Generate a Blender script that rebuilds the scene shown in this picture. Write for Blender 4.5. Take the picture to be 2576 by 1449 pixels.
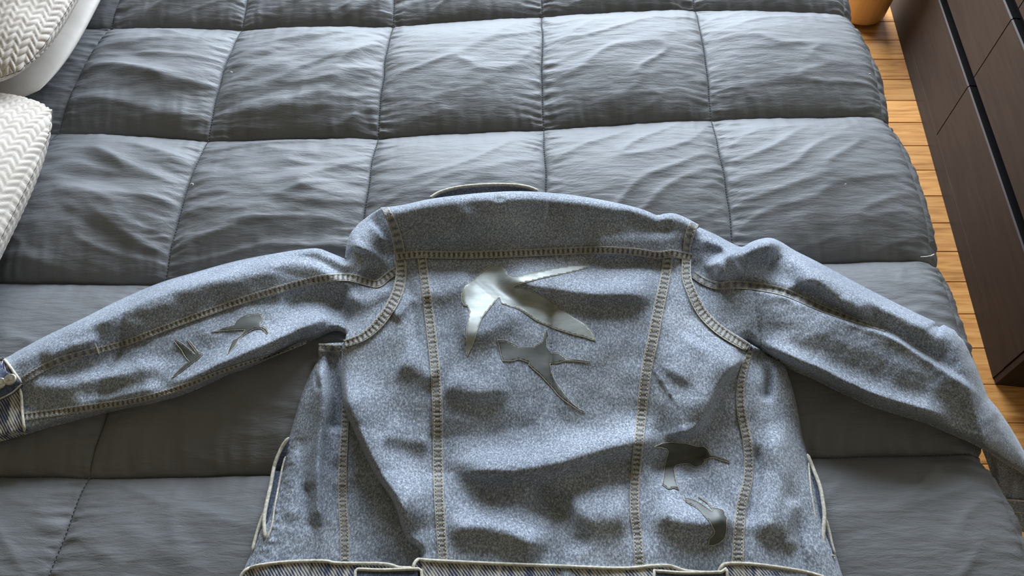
import bpy, math, random
import numpy as np
from mathutils import Vector
from mathutils.geometry import delaunay_2d_cdt

random.seed(4)
SC = bpy.context.scene
for o in list(bpy.data.objects):
    bpy.data.objects.remove(o)
COL = SC.collection

# ------------------------------------------------------------ camera, light, exposure
FPX, TH, CAMZ = 1860.0, math.radians(55.7), 1.6
cd = bpy.data.cameras.new('camera')
cd.sensor_width = 36.0
cd.lens = 36.0 * FPX / 2576.0
cd.clip_start = 0.02
cam = bpy.data.objects.new('camera', cd)
cam.location = (0, 0, CAMZ)
cam.rotation_euler = (math.pi / 2 - TH, 0, 0)
COL.objects.link(cam)
SC.camera = cam

world = bpy.data.worlds.new('world')
SC.world = world
world.use_nodes = True
bg = world.node_tree.nodes['Background']
bg.inputs[0].default_value = (1.0, 0.87, 0.56, 1)
bg.inputs[1].default_value = 0.185


def area(name, loc, target, sx, sy, power, col):
    l = bpy.data.lights.new(name, 'AREA')
    l.shape = 'RECTANGLE'
    l.size, l.size_y, l.energy, l.color = sx, sy, power, col
    o = bpy.data.objects.new(name, l)
    o.location = loc
    o.rotation_euler = (Vector(target) - Vector(loc)).to_track_quat('-Z', 'Y').to_euler()
    COL.objects.link(o)
    return o


area('window_daylight', (0.15, 4.1, 1.78), (0.0, 0.7, 0.70), 3.0, 2.0, 400, (0.77, 0.88, 1.0))
SC.view_settings.view_transform = 'Standard'
SC.view_settings.look = 'None'
SC.view_settings.exposure = 0.0
SC.view_settings.gamma = 1.0
SC.view_settings.use_curve_mapping = False

# ------------------------------------------------------------ numeric helpers
CT, ST = math.cos(TH), math.sin(TH)


def unproject(x, y, z):
    dx, dy = x - 1288.0, y - 724.5
    t = (z - CAMZ) / (-FPX * ST - dy * CT)
    return dx * t, (FPX * CT - dy * ST) * t


_rng = np.random.RandomState(11)
_perm = np.concatenate([_rng.permutation(256)] * 2)
_ga = _rng.rand(256) * 2 * np.pi
_gx, _gy = np.cos(_ga), np.sin(_ga)


def pn(x, y, seed=0):
    """2-D gradient noise, about -0.7 .. 0.7"""
    x = np.asarray(x, float) + seed * 17.31
    y = np.asarray(y, float) + seed * 9.77
    xi, yi = np.floor(x).astype(int), np.floor(y).astype(int)
    xf, yf = x - xi, y - yi
    u, v = xf * xf * xf * (xf * (xf * 6 - 15) + 10), yf * yf * yf * (yf * (yf * 6 - 15) + 10)

    def g(ix, iy, fx, fy):
        h = _perm[_perm[ix & 255] + (iy & 255)]
        return _gx[h] * fx + _gy[h] * fy
    a = g(xi, yi, xf, yf) * (1 - u) + g(xi + 1, yi, xf - 1, yf) * u
    b = g(xi, yi + 1, xf, yf - 1) * (1 - u) + g(xi + 1, yi + 1, xf - 1, yf - 1) * u
    return a * (1 - v) + b * v


def fbm(x, y, seed=0, n=3):
    s, a = 0, 1.0
    for i in range(n):
        s = s + a * pn(x * 2 ** i, y * 2 ** i, seed + i)
        a *= 0.5
    return s


def sstep(a, b, x):
    t = np.clip((x - a) / (b - a), 0, 1)
    return t * t * (3 - 2 * t)


def spline(pts, step=6.0, closed=False):
    """Catmull-Rom through pts, resampled"""
    P = np.array(pts, float)
    n = len(P)
    out = []
    for i in range(n if closed else n - 1):
        if closed:
            p0, p1, p2, p3 = P[i - 1], P[i], P[(i + 1) % n], P[(i + 2) % n]
        else:
            p0, p1, p2, p3 = P[max(i - 1, 0)], P[i], P[i + 1], P[min(i + 2, n - 1)]
        m = max(1, int(np.hypot(*(p2 - p1)) / step))
        for k in range(m):
            t = k / m
            out.append(0.5 * (2 * p1 + (p2 - p0) * t + (2 * p0 - 5 * p1 + 4 * p2 - p3) * t * t
                              + (3 * p1 - p0 - 3 * p2 + p3) * t ** 3))
    if not closed:
        out.append(P[-1])
    return np.array(out)


def lines(pts, step=6.0, closed=True):
    P = np.array(pts, float)
    out = []
    n = len(P)
    for i in range(n if closed else n - 1):
        a, b = P[i], P[(i + 1) % n]
        m = max(1, int(np.hypot(*(b - a)) / step))
        out += [a + (b - a) * k / m for k in range(m)]
    if not closed:
        out.append(P[-1])
    return np.array(out)


def dist_poly(x, y, P):
    """unsigned distance, signed side and parameter (0..1) to polyline P"""
    A, B = P[:-1], P[1:]
    L = np.hypot(*(B - A).T)
    cum = np.concatenate([[0], np.cumsum(L)])
    best = np.full(x.shape, 1e9)
    side = np.zeros(x.shape)
    par = np.zeros(x.shape)
    for i in range(len(A)):
        dx, dy = B[i] - A[i]
        l2 = dx * dx + dy * dy + 1e-12
        t = np.clip(((x - A[i, 0]) * dx + (y - A[i, 1]) * dy) / l2, 0, 1)
        d = np.hypot(x - A[i, 0] - t * dx, y - A[i, 1] - t * dy)
        m = d < best
        best = np.where(m, d, best)
        side = np.where(m, np.sign(dx * (y - A[i, 1]) - dy * (x - A[i, 0])), side)
        par = np.where(m, (cum[i] + t * L[i]) / cum[-1], par)
    return best, side, par


def inside(x, y, P):
    r = np.zeros(x.shape, bool)
    n = len(P)
    for i in range(n):
        x0, y0 = P[i]
        x1, y1 = P[(i + 1) % n]
        if y0 == y1:
            continue
        c = ((y0 > y) != (y1 > y)) & (x < (x1 - x0) * (y - y0) / (y1 - y0) + x0)
        r ^= c
    return r


# ------------------------------------------------------------ object helpers
def mesh_obj(name, verts, faces, mat, parent=None, smooth=True, uv=None):
    me = bpy.data.meshes.new(name)
    me.from_pydata([tuple(map(float, v)) for v in verts], [], [tuple(int(i) for i in f) for f in faces])
    if smooth:
        me.polygons.foreach_set('use_smooth', [True] * len(me.polygons))
    if uv is not None:
        lay = me.uv_layers.new(name='UVMap')
        idx = np.zeros(len(me.loops), int)
        me.loops.foreach_get('vertex_index', idx)
        lay.data.foreach_set('uv', np.asarray(uv, float)[idx].ravel())
    me.update()
    if mat:
        me.materials.append(mat)
    o = bpy.data.objects.new(name, me)
    COL.objects.link(o)
    if parent:
        o.parent = parent
    return o


def tag(o, label, cat, group=None, kind=None):
    if label:
        o['label'] = label
    if cat:
        o['category'] = cat
    if group:
        o['group'] = group
    if kind:
        o['kind'] = kind
    return o


def empty(name, loc):
    o = bpy.data.objects.new(name, None)
    o.location = loc
    o.empty_display_size = 0.05
    COL.objects.link(o)
    return o


def box_vf(x0, x1, y0, y1, z0, z1, b=0.0):
    """box, with chamfered vertical and horizontal edges when b > 0"""
    if b <= 0:
        v = [(x, y, z) for z in (z0, z1) for y in (y0, y1) for x in (x0, x1)]
        f = [(0, 2, 3, 1), (4, 5, 7, 6), (0, 1, 5, 4), (2, 6, 7, 3), (0, 4, 6, 2), (1, 3, 7, 5)]
        return v, f
    def ring(z, i):
        return [(x0 + i, y0 + i + b, z), (x0 + i + b, y0 + i, z), (x1 - i - b, y0 + i, z), (x1 - i, y0 + i + b, z),
                (x1 - i, y1 - i - b, z), (x1 - i - b, y1 - i, z), (x0 + i + b, y1 - i, z), (x0 + i, y1 - i - b, z)]
    v = ring(z0, b) + ring(z0 + b, 0) + ring(z1 - b, 0) + ring(z1, b)
    f = [tuple(range(7, -1, -1)), tuple(range(24, 32))]
    for r in range(3):
        for k in range(8):
            f.append((r * 8 + k, r * 8 + (k + 1) % 8, r * 8 + 8 + (k + 1) % 8, r * 8 + 8 + k))
    return v, f


def grid_faces(nu, nv):
    f = []
    for i in range(nu - 1):
        for j in range(nv - 1):
            a = i * nv + j
            f.append((a, a + nv, a + nv + 1, a + 1))
    return f


def tube_vf(P, r, n=6):
    P = np.asarray(P, float)
    T = np.gradient(P, axis=0)
    T /= np.linalg.norm(T, axis=1)[:, None] + 1e-12
    up = np.array([0, 0, 1.0])
    S = np.cross(T, up)
    S /= np.linalg.norm(S, axis=1)[:, None] + 1e-9
    U = np.cross(S, T)
    rr = np.broadcast_to(r, (len(P),))
    v = []
    for i in range(len(P)):
        for k in range(n):
            a = 2 * math.pi * k / n
            v.append(P[i] + rr[i] * (math.cos(a) * S[i] + math.sin(a) * U[i]))
    f = []
    for i in range(len(P) - 1):
        for k in range(n):
            f.append((i * n + k, i * n + (k + 1) % n, (i + 1) * n + (k + 1) % n, (i + 1) * n + k))
    f.append(tuple(range(n - 1, -1, -1)))
    f.append(tuple(range((len(P) - 1) * n, len(P) * n)))
    return v, f


# ------------------------------------------------------------ materials
def new_mat(name, rough=0.6, spec=0.5):
    m = bpy.data.materials.new(name)
    m.use_nodes = True
    nt = m.node_tree
    b = nt.nodes['Principled BSDF']
    b.inputs['Roughness'].default_value = rough
    b.inputs['Specular IOR Level'].default_value = spec
    return m, nt, b


def N(nt, typ, ins=None, **props):
    n = nt.nodes.new(typ)
    for k, v in props.items():
        setattr(n, k, v)
    for k, v in (ins or {}).items():
        if isinstance(v, bpy.types.NodeSocket):
            nt.links.new(v, n.inputs[k])
        else:
            n.inputs[k].default_value = v
    return n


def ramp(nt, fac, stops):
    n = nt.nodes.new('ShaderNodeValToRGB')
    e = n.color_ramp.elements
    while len(e) < len(stops):
        e.new(0.5)
    for i, (p, c) in enumerate(stops):
        e[i].position = p
        e[i].color = (*c, 1) if len(c) == 3 else c
    nt.links.new(fac, n.inputs[0])
    return n.outputs[0]


def mixc(nt, fac, a, b, mode='MIX'):
    n = nt.nodes.new('ShaderNodeMix')
    n.data_type = 'RGBA'
    n.blend_type = mode
    for s, v in ((n.inputs[0], fac), (n.inputs[6], a), (n.inputs[7], b)):
        if isinstance(v, bpy.types.NodeSocket):
            nt.links.new(v, s)
        elif isinstance(v, tuple):
            s.default_value = (*v, 1)
        else:
            s.default_value = v
    return n.outputs[2]


def coords(nt, scale=(1, 1, 1), which='Object', rot=(0, 0, 0)):
    tc = nt.nodes.new('ShaderNodeTexCoord')
    return N(nt, 'ShaderNodeMapping', {0: tc.outputs[which], 'Scale': scale, 'Rotation': rot}).outputs[0]


def bump(nt, b, h, strength=0.3, dist=0.001):
    n = N(nt, 'ShaderNodeBump', {'Height': h, 'Strength': strength, 'Distance': dist})
    nt.links.new(n.outputs[0], b.inputs['Normal'])


def noise(nt, vec, scale, detail=3, rough=0.55, dist=0.0):
    return N(nt, 'ShaderNodeTexNoise', {'Vector': vec, 'Scale': scale, 'Detail': detail, 'Roughness': rough,
                                        'Distortion': dist}).outputs[0]


def math_n(nt, op, a, b=0.5):
    n = nt.nodes.new('ShaderNodeMath')
    n.operation = op
    for i, v in enumerate((a, b)):
        if isinstance(v, bpy.types.NodeSocket):
            nt.links.new(v, n.inputs[i])
        else:
            n.inputs[i].default_value = v
    return n.outputs[0]


def make_denim(name, dark, mid, light, grain=430):
    m, nt, b = new_mat(name, 0.85, 0.15)
    v = coords(nt, (1, 0.62, 1))
    n1 = noise(nt, v, grain, 2, 0.7)
    n2 = noise(nt, coords(nt, (1, 1, 1)), 9, 3)
    n3 = noise(nt, coords(nt, (1.6, 0.3, 1)), 700, 2, 0.6)
    s = math_n(nt, 'ADD', math_n(nt, 'MULTIPLY', n1, 0.62), math_n(nt, 'MULTIPLY', n3, 0.25))
    s = math_n(nt, 'ADD', s, math_n(nt, 'MULTIPLY', n2, 0.22))
    c = ramp(nt, s, [(0.36, dark), (0.54, mid), (0.74, light)])
    nt.links.new(c, b.inputs['Base Color'])
    b.inputs['Sheen Weight'].default_value = 0.15
    bump(nt, b, n1, 0.5, 0.0012)
    return m


M = {}
M['denim'] = make_denim('denim', (0.080, 0.091, 0.112), (0.232, 0.262, 0.320), (0.61, 0.66, 0.75))
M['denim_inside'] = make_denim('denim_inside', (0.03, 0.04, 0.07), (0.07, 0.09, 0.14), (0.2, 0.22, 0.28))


def make_seam(name, freq, dark=(0.075, 0.08, 0.095), pale=(0.52, 0.50, 0.45)):
    """felled seam: worn ladder of pale ridges between faded edges; UV u = metres along, v = 0..1 across"""
    m, nt, b = new_mat(name, 0.85, 0.15)
    tc = nt.nodes.new('ShaderNodeTexCoord')
    sep = N(nt, 'ShaderNodeSeparateXYZ', {0: tc.outputs['UV']})
    wob = noise(nt, tc.outputs['UV'], 40, 2)
    u = math_n(nt, 'ADD', math_n(nt, 'MULTIPLY', sep.outputs[0], freq), math_n(nt, 'MULTIPLY', wob, 11.0))
    w = math_n(nt, 'ADD', math_n(nt, 'MULTIPLY', math_n(nt, 'SINE', u, 0), 0.5), 0.5)
    big = noise(nt, coords(nt), 30, 2)
    w = math_n(nt, 'MULTIPLY', w, math_n(nt, 'ADD', big, 0.35))
    g = noise(nt, coords(nt), 600, 2, 0.7)
    w = math_n(nt, 'ADD', w, math_n(nt, 'MULTIPLY', math_n(nt, 'SUBTRACT', g, 0.5), 0.5))
    c = ramp(nt, w, [(0.06, dark), (0.26, (0.21, 0.225, 0.255)), (0.62, pale)])
    e = math_n(nt, 'ABSOLUTE', math_n(nt, 'SUBTRACT', sep.outputs[1], 0.5))
    ef = ramp(nt, e, [(0.34, (0, 0, 0)), (0.44, (1, 1, 1))])
    edgec = ramp(nt, math_n(nt, 'ADD', g, math_n(nt, 'MULTIPLY', big, 0.4)),
                 [(0.42, (0.27, 0.27, 0.265)), (0.85, (0.60, 0.58, 0.53))])
    nt.links.new(mixc(nt, ef, c, edgec), b.inputs['Base Color'])
    bump(nt, b, math_n(nt, 'ADD', w, g), 0.5, 0.0012)
    return m


M['seam'] = make_seam('seam_tape', 2 * math.pi / 0.0085)
M['seam_plain'] = make_seam('seam_soft', 2 * math.pi / 0.013, (0.13, 0.145, 0.18), (0.40, 0.40, 0.38))


def make_waist():
    m, nt, b = new_mat('waistband_denim', 0.85, 0.15)
    tw = N(nt, 'ShaderNodeTexWave', {'Vector': coords(nt, rot=(0, 0, math.radians(-38))), 'Scale': 95.0,
                                     'Distortion': 1.0, 'Detail': 1.0}, wave_type='BANDS').outputs[1]
    blot = noise(nt, coords(nt, (1.6, 0.5, 1)), 55, 2, 0.5, 0.3)
    f = math_n(nt, 'ADD', math_n(nt, 'MULTIPLY', blot, 1.1), math_n(nt, 'MULTIPLY', tw, 0.35))
    c = ramp(nt, f, [(0.55, (0.05, 0.065, 0.14)), (0.72, (0.24, 0.25, 0.29)), (0.86, (0.60, 0.57, 0.49))])
    nt.links.new(c, b.inputs['Base Color'])
    bump(nt, b, tw, 0.4, 0.001)
    return m


M['waist'] = make_waist()
m, nt, b = new_mat('cream_thread', 0.8, 0.2)
n_ = noise(nt, coords(nt), 260, 2)
nt.links.new(ramp(nt, n_, [(0.3, (0.42, 0.39, 0.32)), (0.7, (0.70, 0.67, 0.58))]), b.inputs['Base Color'])
bump(nt, b, n_, 0.4, 0.001)
M['cream'] = m
m, nt, b = new_mat('stitch_thread', 0.7, 0.2)
n_ = noise(nt, coords(nt), 200, 1)
nt.links.new(ramp(nt, n_, [(0.35, (0.34, 0.30, 0.25)), (0.65, (0.56, 0.52, 0.45))]), b.inputs['Base Color'])
M['stitch'] = m
m, nt, b = new_mat('bird_film', 0.5, 0.6)
n_ = noise(nt, coords(nt, (1, 2.4, 1)), 60, 3)
nt.links.new(ramp(nt, n_, [(0.3, (0.050, 0.054, 0.052)), (0.7, (0.080, 0.086, 0.080))]), b.inputs['Base Color'])
M['bird'] = m
m, nt, b = new_mat('bird_film_lit', 0.48, 0.5)  # lighter copy of the bird film, window reflection put into its colour
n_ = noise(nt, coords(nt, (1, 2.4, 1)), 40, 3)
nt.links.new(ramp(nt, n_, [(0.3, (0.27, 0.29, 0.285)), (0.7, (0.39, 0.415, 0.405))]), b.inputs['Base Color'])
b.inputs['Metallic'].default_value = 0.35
M['bird_lit'] = m
m, nt, b = new_mat('button_metal', 0.38, 0.5)
b.inputs['Metallic'].default_value = 0.9
n_ = noise(nt, coords(nt), 300, 2)
nt.links.new(ramp(nt, n_, [(0.3, (0.42, 0.39, 0.34)), (0.7, (0.72, 0.69, 0.62))]), b.inputs['Base Color'])
M['metal'] = m


def make_comforter():
    m, nt, b = new_mat('comforter_cotton', 0.56, 0.30)
    f = noise(nt, coords(nt, (0.22, 1, 1)), 110, 4, 0.6, 0.3)
    f2 = noise(nt, coords(nt, (1, 1, 1)), 900, 2)
    big = noise(nt, coords(nt), 6, 2)
    c = ramp(nt, big, [(0.3, (0.150, 0.155, 0.165)), (0.7, (0.178, 0.184, 0.196))])
    nt.links.new(c, b.inputs['Base Color'])
    h = math_n(nt, 'ADD', f, math_n(nt, 'MULTIPLY', f2, 0.12))
    bump(nt, b, h, 0.42, 0.0035)
    return m


M['comforter'] = make_comforter()
m, nt, b = new_mat('seam_thread_grey', 0.7, 0.2)
n_ = noise(nt, coords(nt), 150, 1)
nt.links.new(ramp(nt, n_, [(0.3, (0.10, 0.105, 0.115)), (0.7, (0.2, 0.21, 0.225))]), b.inputs['Base Color'])
M['greythread'] = m


def make_cloth(name, a, c2, bs=0.3, rough=0.8):
    m, nt, b = new_mat(name, rough, 0.25)
    n_ = noise(nt, coords(nt), 45, 3)
    nt.links.new(ramp(nt, n_, [(0.3, a), (0.7, c2)]), b.inputs['Base Color'])
    f = noise(nt, coords(nt, (1, 3, 1)), 260, 2)
    bump(nt, b, f, bs, 0.001)
    return m


M['knit'] = make_cloth('cream_knit', (0.56, 0.50, 0.44), (0.66, 0.61, 0.56))
M['satin'] = make_cloth('cream_satin', (0.56, 0.52, 0.48), (0.62, 0.58, 0.54), 0.12, 0.5)
M['mattress'] = make_cloth('mattress_ticking', (0.6, 0.59, 0.56), (0.7, 0.69, 0.66))
M['lint'] = make_cloth('lint_white', (0.8, 0.8, 0.78), (0.9, 0.9, 0.88))


def make_wood(name, stops, scale=(1.2, 14, 14), s=5, rough=0.38, var=0.35):
    m, nt, b = new_mat(name, rough, 0.45)
    oi = nt.nodes.new('ShaderNodeObjectInfo')
    off = N(nt, 'ShaderNodeVectorMath', {0: coords(nt, scale), 1: oi.outputs['Random']}, operation='ADD')
    sc = N(nt, 'ShaderNodeVectorMath', {0: oi.outputs['Random'], 1: (37, 51, 13)}, operation='MULTIPLY')
    off = N(nt, 'ShaderNodeVectorMath', {0: coords(nt, scale), 1: sc.outputs[0]}, operation='ADD').outputs[0]
    g = noise(nt, off, s, 4, 0.6, 0.6)
    c = ramp(nt, g, stops)
    v = math_n(nt, 'ADD', math_n(nt, 'MULTIPLY', oi.outputs['Random'], var), 1 - var / 2)
    hsv = N(nt, 'ShaderNodeHueSaturation', {'Color': c, 'Value': v})
    nt.links.new(hsv.outputs[0], b.inputs['Base Color'])
    bump(nt, b, g, 0.1, 0.001)
    return m


M['plank'] = make_wood('floor_wood', [(0.30, (0.36, 0.150, 0.040)), (0.5, (0.60, 0.275, 0.080)), (0.7, (0.72, 0.375, 0.125))])
M['dresser'] = make_wood('black_brown_veneer', [(0.3, (0.026, 0.018, 0.014)), (0.7, (0.040, 0.028, 0.022))], (14, 1.2, 14), 4, 0.42, 0.1)
M['dresser_dark'] = make_wood('groove_shade_black', [(0.3, (0.006, 0.006, 0.006)), (0.7, (0.010, 0.009, 0.009))], (14, 1.2, 14), 4, 0.6, 0.0)  # near-black: shade of the drawer grooves put into the colour
for k_, sp_, ro_ in (('dresser', 0.18, 0.55), ('dresser_dark', 0.03, 0.95)):
    M[k_].node_tree.nodes['Principled BSDF'].inputs['Specular IOR Level'].default_value = sp_
    M[k_].node_tree.nodes['Principled BSDF'].inputs['Roughness'].default_value = ro_
M['turned'] = make_wood('pale_wood', [(0.3, (0.55, 0.32, 0.13)), (0.7, (0.70, 0.46, 0.21))], (9, 9, 1.2), 3, 0.42, 0.0)
M['subfloor'] = make_wood('subfloor', [(0.3, (0.05, 0.03, 0.015)), (0.7, (0.07, 0.04, 0.02))])
M['wall'] = make_cloth('wall_paint', (0.62, 0.60, 0.56), (0.66, 0.64, 0.60))

# ------------------------------------------------------------ floor, wall
v, f = box_vf(-2.6, 2.4, -1.2, 4.4, -0.06, -0.022)
floor = tag(mesh_obj('floor', v, f, M['subfloor'], smooth=False), None, None, kind='structure')
for k in range(-20, 31):
    y0 = 0.811 + 0.1 * k
    v, f = box_vf(-2.6, 2.4, 0.0008, 0.0992, -0.022, 0.0, 0.0012)
    if k == -20:
        me0 = mesh_obj('plank', v, f, M['plank'], floor, smooth=False)
        me0.location = (0, y0, 0)
        pl = me0
    else:
        pl = bpy.data.objects.new('plank', me0.data)
        COL.objects.link(pl)
        pl.parent = floor
        pl.location = (0, y0, 0)
v, f = box_vf(2.05, 2.15, -1.2, 3.9, -0.02, 2.5)
tag(mesh_obj('wall_right', v, f, M['wall'], smooth=False), None, None, kind='structure')

# ------------------------------------------------------------ bed: base, mattress, comforter
bb = empty('bed_base', (-0.3, 0.88, 0))
tag(bb, 'dark low bed base hidden under the grey comforter', 'bed')
v, f = box_vf(-0.95, 0.95, -0.74, 0.74, 0.10, 0.28, 0.01)
mesh_obj('base_frame', v, f, M['dresser'], bb, smooth=False)
for sx in (-1, 1):
    for sy in (-1, 1):
        v, f = box_vf(sx * 0.85 - 0.03, sx * 0.85 + 0.03, sy * 0.64 - 0.03, sy * 0.64 + 0.03, 0, 0.10, 0.004)
        mesh_obj('leg', v, f, M['dresser'], bb, smooth=False)
v, f = box_vf(-1.0, 0.96, -0.79, 0.79, 0.0, 0.285, 0.03)
mt = mesh_obj('mattress', v, f, M['mattress'], smooth=False)
mt.location = (-0.3, 0.88, 0.28)
tag(mt, 'pale mattress lying under the grey comforter', 'mattress')

SEAMZ, PUFF = 0.585, 0.046
#   seam crossings on the bed, column by column (foot end of the bed is +X)
CX = {-1: [-1.22, -1.21, -1.21, -1.23], 0: [-.871, -.875, -.885, -.915], 1: [-.585, -.582, -.576, -.596],
      2: [-.261, -.258, -.255, -.250], 3: [.065, .060, .060, .055], 4: [.405, .388, .376, .365], 5: [.738, .729, .713, .670]}
RY = {0: [1.385, 1.372, 1.367, 1.377, 1.413, 1.438, 1.423], 1: [1.060, 1.051, 1.029, 1.038, 1.060, 1.088, 1.096],
      2: [.705, .700, .696, .700, .712, .735, .747], 3: [.378, .372, .366, .372, .382, .395, .404]}
KX = np.array([-1.22, -.88, -.585, -.256, .06, .385, .72])
KY = np.array([0.385, 0.715, 1.06, 1.40])
_c = np.array([CX[i][::-1] for i in range(-1, 6)])
_r = np.array([RY[j] for j in range(4)])


def col_x(i, Y):
    """x of column seam i (-1..6) at Y"""
    Y = np.asarray(Y, float)
    if i == 6:
        return np.interp(Y, KY, _c[6]) + 0.34
    r = np.interp(Y, KY, _c[i + 1])
    return r + 0.004 * pn(Y * 14, Y * 0 + i * 3.3, 5)


def row_y(j, X):
    """y of row seam j (-2 far drape .. 5 near drape) at X"""
    X = np.asarray(X, float)
    if j < 0:
        r = np.interp(X, KX, _r[0]) + (0.31 if j == -1 else 0.62)
    elif j > 3:
        r = np.interp(X, KX, _r[3]) - (0.325 if j == 4 else 0.65)
    else:
        r = np.interp(X, KX, _r[j])
    return r + 0.003 * pn(X * 12, X * 0 + j * 5.1, 8)


def flat_xy(i, j, u, v):
    """point of box (i, j): u across from column i to i+1, v from row j+1 (near) to row j (far)"""
    X = np.full(np.broadcast(u, v).shape, 0.0) + (KX[min(i + 1, 6)])
    Y = np.zeros_like(X) + 1.0
    for _ in range(5):
        X = col_x(i, Y) * (1 - u) + col_x(i + 1, Y) * u
        Y = row_y(j + 1, X) * (1 - v) + row_y(j, X) * v
    return X, Y


def prof(u, k=0.42):
    return np.clip(4 * u * (1 - u), 0, 1) ** k


def puff_h(i, j, u, v, X, Y, detail=True):
    cs = i * 7 + j * 3
    amp = PUFF * (0.9 + 0.25 * pn(np.full(1, i * 1.7 + .3), np.full(1, j * 2.3 + .6), 2)[0])
    if i < 0:
        amp *= 0.15
    if j >= 2 and i < 5:
        amp *= 0.85
    pv = prof(v, 0.55)
    rowf = 0.85 if j >= 2 else 1.0
    if i == 5:
        amp *= 0.5
    # the stitched columns ride up between the crossings, the rows stay pinned
    h = pv * (PUFF * 0.45 * rowf + 0.58 * amp * prof(u, 0.5))
    if not detail:
        return h
    W, Hh = 0.33, 0.34
    du, dv = np.minimum(u, 1 - u) * W, np.minimum(v, 1 - v) * Hh
    env = prof(u, 0.5) * prof(v, 0.5)
    # puckers pulled out of the stitched columns and rows
    wx = X + 0.012 * pn(X * 18, Y * 18, cs)
    wy = Y + 0.014 * pn(X * 16, Y * 16, cs + 1)
    pk = pn(wx * 13, wy * 95, 21) + 0.6 * pn(wx * 22, wy * 190, 22)
    h = h + (0.0075 if i == 5 else 0.0048) * pk * np.exp(-du / 0.034) * np.clip(du / 0.006, 0.12, 1)
    pk2 = pn(wx * 46, wy * 9, 24) + 0.5 * pn(wx * 95, wy * 16, 25)
    h = h + 0.0060 * pk2 * np.exp(-dv / 0.055) * np.where(v < 0.5, 1.0, 0.35) * np.clip(dv / 0.006, 0.12, 1) * np.clip(du / 0.012, 0, 1)
    # soft diagonal creases and cloth waves
    a = 0.6 * math.sin(cs * 1.9)
    xr, yr = X * math.cos(a) + Y * math.sin(a), -X * math.sin(a) + Y * math.cos(a)
    cr = 1 - np.abs(fbm(xr * 3.2, yr * 11, 31, 2)) * 2.6
    h = h + 0.0034 * np.clip(cr, 0, 1) ** 3 * env
    h = h + 0.0034 * fbm(X * 6.5 + cs, Y * 6.5, 33, 2) * env
    h = h + 0.0009 * pn(wx * 24, wy * 75, 35) * env
    if 0 <= i <= 1 and j <= 1:
        # the rumpled corner by the pillows
        h = h + env * (0.008 * fbm(xr * 5, yr * 11, 41, 3) + 0.008 * np.clip(1 - np.abs(pn(xr * 2.5, yr * 9, 43)) * 5, 0, 1))
    return h


RB = 0.048


def bend(X, Y, h):
    """lay the flat sheet over the mattress: it turns down at the foot, near and far sides"""
    ex = X - (col_x(5, Y) - 0.030)
    en = (row_y(4, X) + 0.02) - Y
    ef = Y - (row_y(-1, X) - 0.03)
    px, py, pz = X.copy(), Y.copy(), np.full(X.shape, SEAMZ) + h
    for e, ax, sg in ((ex, 0, 1), (en, 1, -1), (ef, 1, 1)):
        m = e > 0
        if not m.any():
            continue
        ang = np.clip(e / RB, 0, math.pi / 2)
        rest = np.maximum(e - RB * math.pi / 2, 0)
        off = (RB + h) * np.sin(ang)
        drop = (RB + h) * (1 - np.cos(ang)) + rest
        tgt = px if ax == 0 else py
        base = tgt - sg * e
        tgt[m] = (base + sg * off)[m]
        pz[m] = (pz - drop)[m]
    pz = np.maximum(pz, 0.20 + 0.01 * np.clip(h / PUFF, 0, 1))
    return px, py, pz


def comf_z(X, Y):
    """smooth height of the comforter on top of the bed"""
    X = np.asarray(X, float)
    Y = np.asarray(Y, float)
    z = np.full(X.shape, SEAMZ)
    for i in range(-1, 5):
        x0, x1 = col_x(i, Y), col_x(i + 1, Y)
        for j in range(-1, 4):
            yf_, yn = row_y(j, X), row_y(j + 1, X)
            m = (X >= x0) & (X < x1) & (Y >= yn) & (Y < yf_)
            if m.any():
                u = ((X - x0) / (x1 - x0))[m]
                w = ((Y - yn) / (yf_ - yn))[m]
                z[m] = SEAMZ + puff_h(i, j, u, w, X[m], Y[m], False)
    return z


comf = empty('comforter', (-0.1, 0.85, 0.588))
tag(comf, 'grey box-quilted down comforter spread over the bed', 'comforter')
CO = np.array(comf.location)
for i in range(-1, 6):
    for j in range(-2, 5):
        vis = (i >= 0 or j >= 0) and -1 <= j <= 3
        n = 92 if vis else 40
        if i == 5:
            n = 72
        t = (1 - np.cos(np.linspace(0, math.pi, n))) / 2
        t = 0.55 * t + 0.45 * np.linspace(0, 1, n)
        U, V = np.meshgrid(t, t, indexing='ij')
        X, Y = flat_xy(i, j, U, V)
        h = puff_h(i, j, U, V, X, Y)
        x, y, z = bend(X, Y, h)
        P = np.stack([x, y, z], -1).reshape(-1, 3) - CO
        mesh_obj('quilted_box', P, grid_faces(n, n), M['comforter'], comf)


def seam_path(kind, k, lo, hi, step=0.006):
    s = np.arange(lo, hi, step)
    if kind == 'c':
        Y, X = s, col_x(k, s)
    else:
        X, Y = s, row_y(k, s)
    return X, Y


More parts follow.
